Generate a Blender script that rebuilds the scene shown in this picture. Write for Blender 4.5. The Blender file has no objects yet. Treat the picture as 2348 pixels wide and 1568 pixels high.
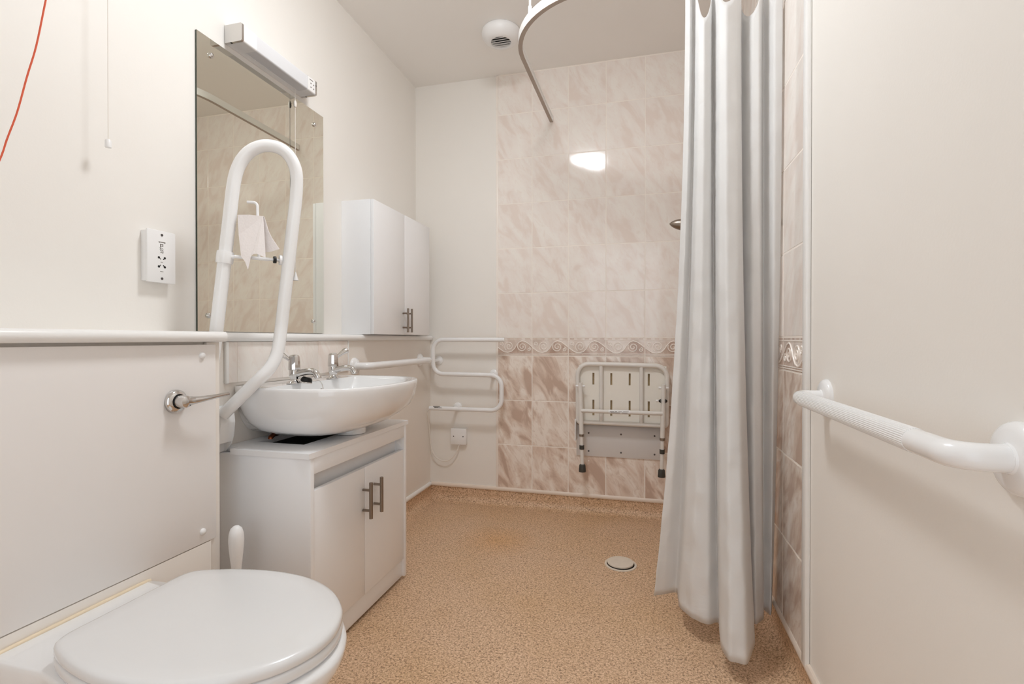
import bpy, bmesh, math, random
from mathutils import Vector, Matrix, noise as mnoise
random.seed(7)
S = bpy.context.scene
COL = S.collection
PI = math.pi

# ------------------------------------------------------------------ room constants
X_WALL = -0.508      # upper left wall face
X_BOX = -0.414       # lower boxing face behind the basin
X_PAN = -0.300       # toilet duct panel face
X_R = 1.223          # right wall face
Y_F = -3.35          # front wall (behind the camera)
Z_C = 2.44           # ceiling
Z_B = 0.950          # top of border row
TW, TH = 0.2036, 0.2525
HB = 0.0998
Z_TB = Z_B - HB - 3 * TH   # bottom of tiles

# ------------------------------------------------------------------ materials
def s2l(c):
    c = c / 255.0
    return c / 12.92 if c <= 0.04045 else ((c + 0.055) / 1.055) ** 2.4
def rgb(r, g, b): return (s2l(r), s2l(g), s2l(b), 1.0)

def new_mat(name):
    m = bpy.data.materials.new(name); m.use_nodes = True
    return m, m.node_tree.nodes, m.node_tree.links, m.node_tree.nodes['Principled BSDF']

def mat(name, col, rough=0.5, metal=0.0, coat=0.0, vary=0.0, vscale=6.0, bump=0.0, bscale=60.0, spec=0.5):
    m, N, L, b = new_mat(name)
    b.inputs['Roughness'].default_value = rough
    b.inputs['Metallic'].default_value = metal
    b.inputs['Coat Weight'].default_value = coat
    b.inputs['Coat Roughness'].default_value = 0.06
    b.inputs['Specular IOR Level'].default_value = spec
    tc = N.new('ShaderNodeTexCoord')
    nz = N.new('ShaderNodeTexNoise'); nz.inputs['Scale'].default_value = vscale; nz.inputs['Detail'].default_value = 3
    L.new(tc.outputs['Object'], nz.inputs['Vector'])
    rp = N.new('ShaderNodeValToRGB')
    rp.color_ramp.elements[0].position = 0.3; rp.color_ramp.elements[1].position = 0.7
    d = 1.0 - vary
    rp.color_ramp.elements[0].color = (col[0]*d, col[1]*d, col[2]*d, 1)
    rp.color_ramp.elements[1].color = col
    L.new(nz.outputs['Fac'], rp.inputs['Fac']); L.new(rp.outputs['Color'], b.inputs['Base Color'])
    if bump > 0:
        n2 = N.new('ShaderNodeTexNoise'); n2.inputs['Scale'].default_value = bscale; n2.inputs['Detail'].default_value = 4
        L.new(tc.outputs['Object'], n2.inputs['Vector'])
        bp = N.new('ShaderNodeBump'); bp.inputs['Strength'].default_value = bump; bp.inputs['Distance'].default_value = 0.002
        L.new(n2.outputs['Fac'], bp.inputs['Height']); L.new(bp.outputs['Normal'], b.inputs['Normal'])
    return m

M = {}
M['paint'] = mat('cream_wall_paint', rgb(240, 236, 230), 0.55, vary=0.02, vscale=2.0, bump=0.08, bscale=180)
M['ceil'] = mat('ceiling_paint', rgb(245, 242, 238), 0.7, vary=0.02, vscale=2.0, bump=0.06, bscale=120)
M['panel'] = mat('white_melamine_panel', rgb(238, 234, 231), 0.42, vary=0.015, vscale=3)
M['lowpaint'] = mat('cream_boxing_paint', rgb(237, 230, 222), 0.5, vary=0.02, vscale=3)
M['gloss'] = mat('white_gloss_trim', rgb(241, 240, 238), 0.28, vary=0.01)
M['cab'] = mat('white_cabinet_board', rgb(243, 243, 244), 0.3, vary=0.012, vscale=4)
M['cabedge'] = mat('white_cabinet_edge', rgb(226, 222, 219), 0.4)
M['ceramic'] = mat('white_ceramic_glaze', rgb(240, 240, 240), 0.12, coat=0.7, vary=0.008)
M['seatw'] = mat('white_toilet_plastic', rgb(229, 229, 229), 0.2, coat=0.3, vary=0.01)
M['enamel'] = mat('white_powder_coat', rgb(241, 241, 241), 0.22, coat=0.25, vary=0.01)
M['plastic'] = mat('white_plastic', rgb(239, 238, 237), 0.35, vary=0.01)
M['greyplastic'] = mat('pale_grey_plastic', rgb(229, 225, 219), 0.4, vary=0.03, vscale=12)
M['seatboard'] = mat('off_white_seat_board', rgb(240, 235, 225), 0.42, vary=0.03, vscale=10)
M['plategrey'] = mat('pale_grey_metal_plate', rgb(218, 214, 211), 0.45, vary=0.02)
M['chrome'] = mat('polished_chrome', (0.66, 0.645, 0.63, 1), 0.06, metal=1.0)
M['satin'] = mat('satin_nickel', rgb(150, 138, 127), 0.34, metal=1.0, vary=0.05, vscale=90)
M['rubber'] = mat('dark_rubber', rgb(62, 60, 54), 0.6, vary=0.1)
M['black'] = mat('black_rubber', rgb(14, 13, 12), 0.45)
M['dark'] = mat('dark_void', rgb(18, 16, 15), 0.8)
M['ink'] = mat('grey_print', rgb(120, 112, 106), 0.6)
M['inkd'] = mat('dark_print', rgb(58, 52, 48), 0.6)
M['screw'] = mat('steel_screw', rgb(96, 90, 88), 0.35, metal=0.8)
M['copper'] = mat('copper_pipe', rgb(150, 86, 58), 0.3, metal=1.0, vary=0.15, vscale=50)
M['orange'] = mat('orange_cord', rgb(231, 104, 72), 0.55)
M['cordw'] = mat('white_cord', rgb(236, 230, 222), 0.6)
M['silicone'] = mat('aged_silicone', rgb(238, 220, 192), 0.4, vary=0.06, vscale=18)
M['diffuser'] = mat('frosted_diffuser', rgb(222, 222, 224), 0.4)
M['tan'] = mat('slot_light_tan', rgb(190, 166, 128), 0.7, vary=0.25, vscale=30)  # tone of lit tile, painted for the seat slots
M['track_shade'] = mat('painted_track_shade', rgb(176, 162, 150), 0.6)  # brown stands in for shade under the curtain track
M['paper'] = mat('tissue_paper', rgb(240, 234, 232), 0.9, vary=0.02, vscale=40, bump=0.35, bscale=140)
M['grout'] = mat('cream_grout', rgb(246, 238, 229), 0.8, vary=0.04, vscale=30)
M['relief'] = mat('cream_relief_glaze', rgb(248, 240, 232), 0.25, vary=0.03, vscale=30)
M['pvc'] = mat('pvc_seal_strip', rgb(236, 222, 208), 0.4, vary=0.03, vscale=10)
M['drainw'] = mat('worn_white_cover', rgb(226, 214, 198), 0.5, vary=0.08, vscale=45)
M['edgeglass'] = mat('mirror_edge_glass', rgb(52, 62, 50), 0.12)

def mirror_mat():
    m, N, L, b = new_mat('silvered_mirror')
    b.inputs['Metallic'].default_value = 1.0; b.inputs['Roughness'].default_value = 0.01
    nz = N.new('ShaderNodeTexNoise'); nz.inputs['Scale'].default_value = 1.2
    rp = N.new('ShaderNodeValToRGB')
    rp.color_ramp.elements[0].color = (0.84, 0.83, 0.74, 1); rp.color_ramp.elements[1].color = (0.86, 0.85, 0.76, 1)
    L.new(nz.outputs['Fac'], rp.inputs['Fac']); L.new(rp.outputs['Color'], b.inputs['Base Color'])
    return m
M['mirror'] = mirror_mat()

def tile_mat(name, c_lo, c_mid, c_hi, vein, contrast=1.0):
    """marbled glaze, each tile has its own pattern through the 'tid' attribute"""
    m, N, L, b = new_mat(name)
    tc = N.new('ShaderNodeTexCoord'); at = N.new('ShaderNodeAttribute'); at.attribute_name = 'tid'
    sx = N.new('ShaderNodeSeparateXYZ'); L.new(tc.outputs['Object'], sx.inputs[0])
    uu = N.new('ShaderNodeMath'); uu.operation = 'ADD'; L.new(sx.outputs['X'], uu.inputs[0]); L.new(sx.outputs['Y'], uu.inputs[1])
    cb = N.new('ShaderNodeCombineXYZ'); L.new(uu.outputs[0], cb.inputs['X']); L.new(sx.outputs['Z'], cb.inputs['Y'])
    m0 = N.new('ShaderNodeMapping'); m0.inputs['Rotation'].default_value = (0, 0, math.radians(-28)); L.new(cb.outputs[0], m0.inputs['Vector'])
    mp = N.new('ShaderNodeMapping'); mp.inputs['Scale'].default_value = (1.0, 0.42, 1.0); L.new(m0.outputs['Vector'], mp.inputs['Vector'])
    def nz(scale, det, dist, w):
        n = N.new('ShaderNodeTexNoise'); n.noise_dimensions = '4D'
        n.inputs['Scale'].default_value = scale; n.inputs['Detail'].default_value = det; n.inputs['Distortion'].default_value = dist
        L.new(mp.outputs['Vector'], n.inputs['Vector'])
        ma = N.new('ShaderNodeMath'); ma.operation = 'MULTIPLY_ADD'; ma.inputs[1].default_value = 37.0; ma.inputs[2].default_value = w
        L.new(at.outputs['Fac'], ma.inputs[0]); L.new(ma.outputs[0], n.inputs['W'])
        return n
    n1 = nz(13.0, 7, 1.1, 0.0)
    rp = N.new('ShaderNodeValToRGB'); e = rp.color_ramp.elements
    e[0].position = 0.5 - 0.13 / contrast; e[0].color = c_lo
    e[1].position = 0.5 + 0.11 / contrast; e[1].color = c_hi
    e2 = rp.color_ramp.elements.new(0.47); e2.color = c_mid
    L.new(n1.outputs['Fac'], rp.inputs['Fac'])
    n2 = nz(34.0, 6, 2.2, 5.0)
    r2 = N.new('ShaderNodeValToRGB'); r2.color_ramp.elements[0].position = 0.52; r2.color_ramp.elements[1].position = 0.72
    L.new(n2.outputs['Fac'], r2.inputs['Fac'])
    mx = N.new('ShaderNodeMix'); mx.data_type = 'RGBA'
    mm = N.new('ShaderNodeMath'); mm.operation = 'MULTIPLY'; mm.inputs[1].default_value = 0.6
    L.new(r2.outputs['Color'], mm.inputs[0]); L.new(mm.outputs[0], mx.inputs['Factor'])
    L.new(rp.outputs['Color'], mx.inputs['A']); mx.inputs['B'].default_value = vein
    L.new(mx.outputs['Result'], b.inputs['Base Color'])
    b.inputs['Roughness'].default_value = 0.09
    n3 = nz(9.0, 2, 0, 2.0)
    bp = N.new('ShaderNodeBump'); bp.inputs['Strength'].default_value = 0.05; bp.inputs['Distance'].default_value = 0.002
    L.new(n3.outputs['Fac'], bp.inputs['Height']); L.new(bp.outputs['Normal'], b.inputs['Normal'])
    return m
M['tile_up'] = tile_mat('pale_marbled_tile', rgb(234, 221, 212), rgb(240, 231, 224), rgb(243, 237, 230), rgb(235, 222, 213))
M['tile_lo'] = tile_mat('brown_marbled_tile', rgb(200, 175, 158), rgb(224, 205, 190), rgb(243, 233, 223), rgb(203, 179, 162), 1.15)
M['bord_lt'] = tile_mat('border_tile_light', rgb(212, 195, 183), rgb(226, 212, 202), rgb(236, 226, 218), rgb(206, 188, 176))
M['bord_dk'] = tile_mat('border_tile_brown', rgb(184, 157, 141), rgb(201, 177, 162), rgb(220, 201, 188), rgb(182, 156, 140))

def floor_mat():
    m, N, L, b = new_mat('speckled_safety_vinyl')
    tc = N.new('ShaderNodeTexCoord')
    n1 = N.new('ShaderNodeTexNoise'); n1.inputs['Scale'].default_value = 170; n1.inputs['Detail'].default_value = 2.5; n1.inputs['Roughness'].default_value = 0.7; n1.inputs['Distortion'].default_value = 0.7
    L.new(tc.outputs['Object'], n1.inputs['Vector'])
    rp = N.new('ShaderNodeValToRGB'); e = rp.color_ramp.elements
    e[0].position = 0.36; e[0].color = rgb(144, 116, 92)
    e[1].position = 0.64; e[1].color = rgb(234, 206, 177)
    for p, c in ((0.44, rgb(190, 155, 122)), (0.50, rgb(212, 178, 145)), (0.57, rgb(222, 189, 157))):
        k = e.new(p); k.color = c
    L.new(n1.outputs['Fac'], rp.inputs['Fac'])
    # broad worn, yellowed patches
    n2 = N.new('ShaderNodeTexNoise'); n2.inputs['Scale'].default_value = 2.6; n2.inputs['Detail'].default_value = 3
    L.new(tc.outputs['Object'], n2.inputs['Vector'])
    r2 = N.new('ShaderNodeValToRGB'); r2.color_ramp.elements[0].position = 0.42; r2.color_ramp.elements[1].position = 0.72
    L.new(n2.outputs['Fac'], r2.inputs['Fac'])
    mx = N.new('ShaderNodeMix'); mx.data_type = 'RGBA'; mx.blend_type = 'MULTIPLY'
    ml = N.new('ShaderNodeMath'); ml.operation = 'MULTIPLY'; ml.inputs[1].default_value = 0.55
    L.new(r2.outputs['Color'], ml.inputs[0]); L.new(ml.outputs[0], mx.inputs['Factor'])
    L.new(rp.outputs['Color'], mx.inputs['A']); mx.inputs['B'].default_value = (0.93, 0.87, 0.72, 1)
    # one orange stain in the wet area
    sub = N.new('ShaderNodeVectorMath'); sub.operation = 'DISTANCE'; sub.inputs[1].default_value = (0.14, -0.50, 0.0)
    L.new(tc.outputs['Object'], sub.inputs[0])
    mr = N.new('ShaderNodeMapRange'); mr.inputs['From Min'].default_value = 0.02; mr.inputs['From Max'].default_value = 0.2
    mr.inputs['To Min'].default_value = 0.7; mr.inputs['To Max'].default_value = 0.0
    L.new(sub.outputs['Value'], mr.inputs['Value'])
    m3 = N.new('ShaderNodeMix'); m3.data_type = 'RGBA'; m3.blend_type = 'MULTIPLY'
    L.new(mr.outputs['Result'], m3.inputs['Factor']); L.new(mx.outputs['Result'], m3.inputs['A'])
    m3.inputs['B'].default_value = (1.0, 0.84, 0.6, 1)
    L.new(m3.outputs['Result'], b.inputs['Base Color'])
    b.inputs['Roughness'].default_value = 0.5
    bp = N.new('ShaderNodeBump'); bp.inputs['Strength'].default_value = 0.15; bp.inputs['Distance'].default_value = 0.001
    L.new(n1.outputs['Fac'], bp.inputs['Height']); L.new(bp.outputs['Normal'], b.inputs['Normal'])
    return m
M['floor'] = floor_mat()

def curtain_mat():
    m, N, L, b = new_mat('white_polyester_cloth')
    tc = N.new('ShaderNodeTexCoord')
    nz = N.new('ShaderNodeTexNoise'); nz.inputs['Scale'].default_value = 9; nz.inputs['Detail'].default_value = 4; nz.inputs['Distortion'].default_value = 0.6
    mp = N.new('ShaderNodeMapping'); mp.inputs['Scale'].default_value = (1, 1, 1.4); mp.inputs['Rotation'].default_value = (0, 0.5, 0)
    L.new(tc.outputs['Object'], mp.inputs['Vector']); L.new(mp.outputs['Vector'], nz.inputs['Vector'])
    rp = N.new('ShaderNodeValToRGB'); rp.color_ramp.elements[0].color = rgb(241, 240, 239); rp.color_ramp.elements[1].color = rgb(245, 245, 244)
    L.new(nz.outputs['Fac'], rp.inputs['Fac']); L.new(rp.outputs['Color'], b.inputs['Base Color'])
    b.inputs['Roughness'].default_value = 0.6
    bp = N.new('ShaderNodeBump'); bp.inputs['Strength'].default_value = 0.35; bp.inputs['Distance'].default_value = 0.012
    L.new(nz.outputs['Fac'], bp.inputs['Height']); L.new(bp.outputs['Normal'], b.inputs['Normal'])
    tr = N.new('ShaderNodeBsdfTranslucent'); L.new(rp.outputs['Color'], tr.inputs['Color']); L.new(bp.outputs['Normal'], tr.inputs['Normal'])
    mx = N.new('ShaderNodeMixShader'); mx.inputs['Fac'].default_value = 0.33
    out = N['Material Output']
    L.new(b.outputs[0], mx.inputs[1]); L.new(tr.outputs[0], mx.inputs[2]); L.new(mx.outputs[0], out.inputs['Surface'])
    return m
M['curtain'] = curtain_mat()

LAMP = 52.0
def lamp_mat():
    m, N, L, b = new_mat('lit_opal_dome')
    b.inputs['Base Color'].default_value = (0.9, 0.9, 0.88, 1)
    nz = N.new('ShaderNodeTexNoise'); nz.inputs['Scale'].default_value = 1
    rp = N.new('ShaderNodeValToRGB'); rp.color_ramp.elements[0].color = (0.93, 0.97, 1.01, 1); rp.color_ramp.elements[1].color = (0.935, 0.97, 1.0, 1)
    L.new(nz.outputs['Fac'], rp.inputs['Fac']); L.new(rp.outputs['Color'], b.inputs['Emission Color'])
    b.inputs['Emission Strength'].default_value = LAMP
    return m
M['lamp'] = lamp_mat()

# ------------------------------------------------------------------ mesh helpers
def V(*a): return Vector(a)

def add_box(bm, a, b, bev=0.0, seg=2, mi=0):
    x0, y0, z0 = [min(p, q) for p, q in zip(a, b)]; x1, y1, z1 = [max(p, q) for p, q in zip(a, b)]
    vs = [bm.verts.new(p) for p in ((x0,y0,z0),(x1,y0,z0),(x1,y1,z0),(x0,y1,z0),(x0,y0,z1),(x1,y0,z1),(x1,y1,z1),(x0,y1,z1))]
    fs = [bm.faces.new([vs[i] for i in f]) for f in ((3,2,1,0),(4,5,6,7),(0,1,5,4),(1,2,6,5),(2,3,7,6),(3,0,4,7))]
    for f in fs: f.material_index = mi
    if bev > 0:
        es = list({e for f in fs for e in f.edges})
        r = bmesh.ops.bevel(bm, geom=es, offset=bev, segments=seg, profile=0.5, affect='EDGES')
        for f in r['faces']: f.material_index = mi
    return vs

def frames(pts, closed=False):
    n = len(pts); T = []
    for i in range(n):
        if closed: t = pts[(i+1) % n] - pts[i-1]
        else: t = pts[min(i+1, n-1)] - pts[max(i-1, 0)]
        T.append(t.normalized() if t.length > 1e-9 else V(0,0,1))
    up = V(0,0,1) if abs(T[0].z) < 0.9 else V(1,0,0)
    nrm = (up - T[0]*up.dot(T[0])).normalized(); out = []
    for i in range(n):
        nrm = nrm - T[i]*nrm.dot(T[i])
        nrm = nrm.normalized() if nrm.length > 1e-9 else T[i].orthogonal().normalized()
        out.append((T[i], nrm.copy(), T[i].cross(nrm)))
    return out

def add_tube(bm, pts, r, seg=16, cap=True, mi=0, sec=None, ribs=0, rib_d=0.0):
    pts = [Vector(p) for p in pts]; fr = frames(pts); rings = []
    for i, (p, (t, n, b)) in enumerate(zip(pts, fr)):
        ri = r[i] if isinstance(r, (list, tuple)) else r
        ring = []
        for k in range(seg):
            a = 2*PI*k/seg
            if sec: ox, oy = sec[k][0]*ri, sec[k][1]*ri
            else:
                rr = ri*(1 - (rib_d if (ribs and k % 2) else 0)); ox, oy = rr*math.cos(a), rr*math.sin(a)
            ring.append(bm.verts.new(p + n*ox + b*oy))
        rings.append(ring)
    for i in range(len(rings)-1):
        for k in range(seg):
            f = bm.faces.new((rings[i][k], rings[i][(k+1)%seg], rings[i+1][(k+1)%seg], rings[i+1][k])); f.material_index = mi
    if cap:
        f = bm.faces.new(list(reversed(rings[0]))); f.material_index = mi
        f = bm.faces.new(rings[-1]); f.material_index = mi
    return rings

def fillet(pts, rad, seg=8):
    pts = [Vector(p) for p in pts]; out = [pts[0]]
    rads = rad if isinstance(rad, (list, tuple)) else [rad]*len(pts)
    for i in range(1, len(pts)-1):
        a, p, c = pts[i-1], pts[i], pts[i+1]; r = rads[i]
        d1 = (a-p).normalized(); d2 = (c-p).normalized(); ang = d1.angle(d2)
        if r <= 0 or ang > PI-0.02: out.append(p); continue
        d = min(r/math.tan(ang/2), (a-p).length*0.49, (c-p).length*0.49); r = d*math.tan(ang/2)
        cen = p + (d1+d2).normalized()*(r/math.sin(ang/2))
        s, e = p+d1*d-cen, p+d2*d-cen; tot = s.angle(e); ax = s.cross(e).normalized()
        for k in range(seg+1): out.append(cen + Matrix.Rotation(tot*k/seg, 3, ax) @ s)
    out.append(pts[-1]); return out

def catmull(pts, sub=6, closed=False):
    pts = [Vector(p) for p in pts]; n = len(pts); out = []
    rng = n if closed else n-1
    for i in range(rng):
        if closed: p0, p1, p2, p3 = pts[i-1], pts[i], pts[(i+1)%n], pts[(i+2)%n]
        else: p0, p1, p2, p3 = pts[max(i-1,0)], pts[i], pts[i+1], pts[min(i+2,n-1)]
        for k in range(sub):
            t = k/sub
            out.append(0.5*((2*p1)+(p2-p0)*t+(2*p0-5*p1+4*p2-p3)*t*t+(3*p1-p0-3*p2+p3)*t**3))
    if not closed: out.append(pts[-1])
    return out

def add_lathe(bm, prof, origin, axis, seg=32, mi=0, capa=True, capb=True):
    """prof: [(radius, height along axis)]"""
    origin = Vector(origin); ax = Vector(axis).normalized(); n = ax.orthogonal().normalized(); b = ax.cross(n); rings = []
    for r, h in prof:
        rings.append([bm.verts.new(origin + ax*h + (n*math.cos(2*PI*k/seg) + b*math.sin(2*PI*k/seg))*max(r, 1e-5)) for k in range(seg)])
    for i in range(len(rings)-1):
        for k in range(seg):
            f = bm.faces.new((rings[i][k], rings[i][(k+1)%seg], rings[i+1][(k+1)%seg], rings[i+1][k])); f.material_index = mi
    if capa: f = bm.faces.new(list(reversed(rings[0]))); f.material_index = mi
    if capb: f = bm.faces.new(rings[-1]); f.material_index = mi

def add_loft(bm, loops, mi=0, capa=True, capb=True):
    R = [[bm.verts.new(p) for p in lp] for lp in loops]; n = len(R[0])
    for i in range(len(R)-1):
        for k in range(n):
            f = bm.faces.new((R[i][k], R[i][(k+1)%n], R[i+1][(k+1)%n], R[i+1][k])); f.material_index = mi
    if capa: bm.faces.new(list(reversed(R[0]))).material_index = mi
    if capb: bm.faces.new(R[-1]).material_index = mi
    return R

def add_prism(bm, poly, d, mi=0, bev=0.0):
    """poly: list of 3-D points (planar), extruded by vector d"""
    d = Vector(d); a = [bm.verts.new(p) for p in poly]; c = [bm.verts.new(Vector(p)+d) for p in poly]; n = len(poly)
    fs = [bm.faces.new(list(reversed(a))), bm.faces.new(c)]
    for k in range(n): fs.append(bm.faces.new((a[k], a[(k+1)%n], c[(k+1)%n], c[k])))
    for f in fs: f.material_index = mi
    if bev > 0:
        bmesh.ops.bevel(bm, geom=list({e for f in fs for e in f.edges}), offset=bev, segments=2, affect='EDGES', profile=0.5)

def BM(): return bmesh.new()

def wloc(o):
    l = Vector((0,0,0))
    while o is not None: l = l + o.location; o = o.parent
    return l

def obj(name, bm, mats, parent=None, smooth=40, origin=None):
    """link a bmesh (built in world coordinates) as one mesh object"""
    bmesh.ops.recalc_face_normals(bm, faces=bm.faces)
    off = wloc(parent) if parent is not None else Vector(origin or (0,0,0))
    if parent is None and origin is None: off = Vector((0,0,0))
    for v in bm.verts: v.co -= off
    me = bpy.data.meshes.new(name); bm.to_mesh(me); bm.free()
    for m in (mats if isinstance(mats, (list, tuple)) else [mats]): me.materials.append(M[m] if isinstance(m, str) else m)
    if smooth:
        me.shade_smooth(); me.set_sharp_from_angle(angle=math.radians(smooth))
    o = bpy.data.objects.new(name, me); COL.objects.link(o)
    if parent is not None: o.parent = parent
    else: o.location = off
    return o

def thing(name, label, cat, loc, group=None):
    o = bpy.data.objects.new(name, None); COL.objects.link(o); o.location = loc
    o.empty_display_size = 0.05
    o['label'] = label; o['category'] = cat
    if group: o['group'] = group
    return o
def tag(o, label, cat, group=None):
    o['label'] = label; o['category'] = cat
    if group: o['group'] = group
    return o
def struct(o): o['kind'] = 'structure'; return o

# ------------------------------------------------------------------ the room shell
bm = BM(); add_box(bm, (-0.75, Y_F-0.1, -0.08), (X_R+0.2, 0.15, 0.0)); struct(obj('floor', bm, 'floor', smooth=0))
bm = BM(); add_box(bm, (-0.75, Y_F-0.1, Z_C), (X_R+0.2, 0.15, Z_C+0.08)); struct(obj('ceiling', bm, 'ceil', smooth=0))
bm = BM(); add_box(bm, (-0.75, 0.0, 0.0), (X_R+0.2, 0.12, Z_C)); WB = struct(obj('wall_back', bm, 'paint', smooth=0))
# left wall: full-height wall, basin boxing and the deeper toilet boxing
bm = BM()
add_box(bm, (X_WALL-0.15, Y_F, 0.0), (X_WALL, 0.0, Z_C))
add_box(bm, (X_WALL, -1.6, 0.0), (X_BOX, 0.0, 0.94), mi=1)
add_box(bm, (X_WALL, Y_F, 0.0), (X_PAN-0.018, -1.638, 0.94), mi=1)
WL = struct(obj('wall_left', bm, ['paint', 'lowpaint'], smooth=0))
bm = BM(); add_box(bm, (X_R, Y_F, 0.0), (X_R+0.12, 0.0, Z_C)); WR = struct(obj('wall_right', bm, 'paint', smooth=0))
# wall behind the camera with an open doorway
bm = BM()
add_box(bm, (X_WALL, Y_F-0.12, 0.0), (0.10, Y_F, Z_C)); add_box(bm, (1.10, Y_F-0.12, 0.0), (X_R, Y_F, Z_C)); add_box(bm, (0.10, Y_F-0.12, 2.05), (1.10, Y_F, Z_C))
struct(obj('wall_front', bm, 'paint', smooth=0))
bm = BM()
for x0, x1, z0, z1 in ((0.04, 0.10, 0, 2.11), (1.10, 1.16, 0, 2.11), (0.04, 1.16, 2.05, 2.11)):
    add_box(bm, (x0, Y_F-0.13, z0), (x1, Y_F+0.015, z1), 0.004)
struct(obj('trim_1', bm, 'gloss'))

# --- wall tiles: every tile a slightly tilted glazed block on a grout bed
def tile_field(name, parent, span, to3, rows_u, with_relief=True):
    """span (u0,u1) and column seams; to3(u,z,d) -> point d metres proud of the wall"""
    bm = BM(); lay = bm.faces.layers.float.new('tid')
    seams = rows_u; g = 0.0022
    def quad_block(u0, u1, z0, z1, mi, tid):
        u0 += g; u1 -= g; z0 += g; z1 -= g; e = 0.0012
        if u1-u0 < 0.006 or z1-z0 < 0.006: return
        tu, tz = random.uniform(-1, 1)*0.00022, random.uniform(-1, 1)*0.00022
        base = 0.0060; c = [(u0, z0), (u1, z0), (u1, z1), (u0, z1)]
        ci = [(u0+e, z0+e), (u1-e, z0+e), (u1-e, z1-e), (u0+e, z1-e)]
        d = [base+tu*sx+tz*sz for sx, sz in ((-1,-1),(1,-1),(1,1),(-1,1))]
        lo = [bm.verts.new(to3(u, z, 0.003)) for u, z in c]
        mid = [bm.verts.new(to3(u, z, dd-0.0008)) for (u, z), dd in zip(c, d)]
        hi = [bm.verts.new(to3(u, z, dd)) for (u, z), dd in zip(ci, d)]
        fs = [bm.faces.new(hi)]
        for k in range(4):
            fs.append(bm.faces.new((mid[k], mid[(k+1)%4], hi[(k+1)%4], hi[k])))
            fs.append(bm.faces.new((lo[k], lo[(k+1)%4], mid[(k+1)%4], mid[k])))
        for f in fs: f.material_index = mi; f[lay] = tid
    zs = [(Z_TB+k*TH, Z_TB+(k+1)*TH, 1) for k in range(3)]
    k = 0
    while Z_B+k*TH < Z_C-0.01:
        zs.append((Z_B+k*TH, min(Z_B+(k+1)*TH, Z_C-0.004), 0)); k += 1
    for a, b in zip(seams[:-1], seams[1:]):
        for z0, z1, mi in zs: quad_block(a, b, z0, z1, mi, random.random())
    # grout bed
    p = [to3(seams[0], Z_TB-0.001, 0), to3(seams[-1], Z_TB-0.001, 0), to3(seams[-1], Z_C, 0), to3(seams[0], Z_C, 0)]
    q = [to3(seams[0], Z_TB-0.001, 0.0054), to3(seams[-1], Z_TB-0.001, 0.0054), to3(seams[-1], Z_C, 0.0054), to3(seams[0], Z_C, 0.0054)]
    a = [bm.verts.new(x) for x in p]; c = [bm.verts.new(x) for x in q]
    for f in [bm.faces.new(c)]+[bm.faces.new((a[i], a[(i+1)%4], c[(i+1)%4], c[i])) for i in range(4)]: f.material_index = 2
    return obj(name, bm, ['tile_up', 'tile_lo', 'grout'], parent, smooth=0)

def wave(u):
    pts = [(0, .46), (.08, .34), (.18, .20), (.29, .165), (.40, .22), (.48, .38), (.55, .62), (.62, .78), (.70, .845), (.79, .80), (.88, .68), (.95, .56), (1.0, .46)]
    for (a, va), (b, vb) in zip(pts[:-1], pts[1:]):
        if a <= u <= b: t = (u-a)/(b-a); return va+(vb-va)*t
    return .46

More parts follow.
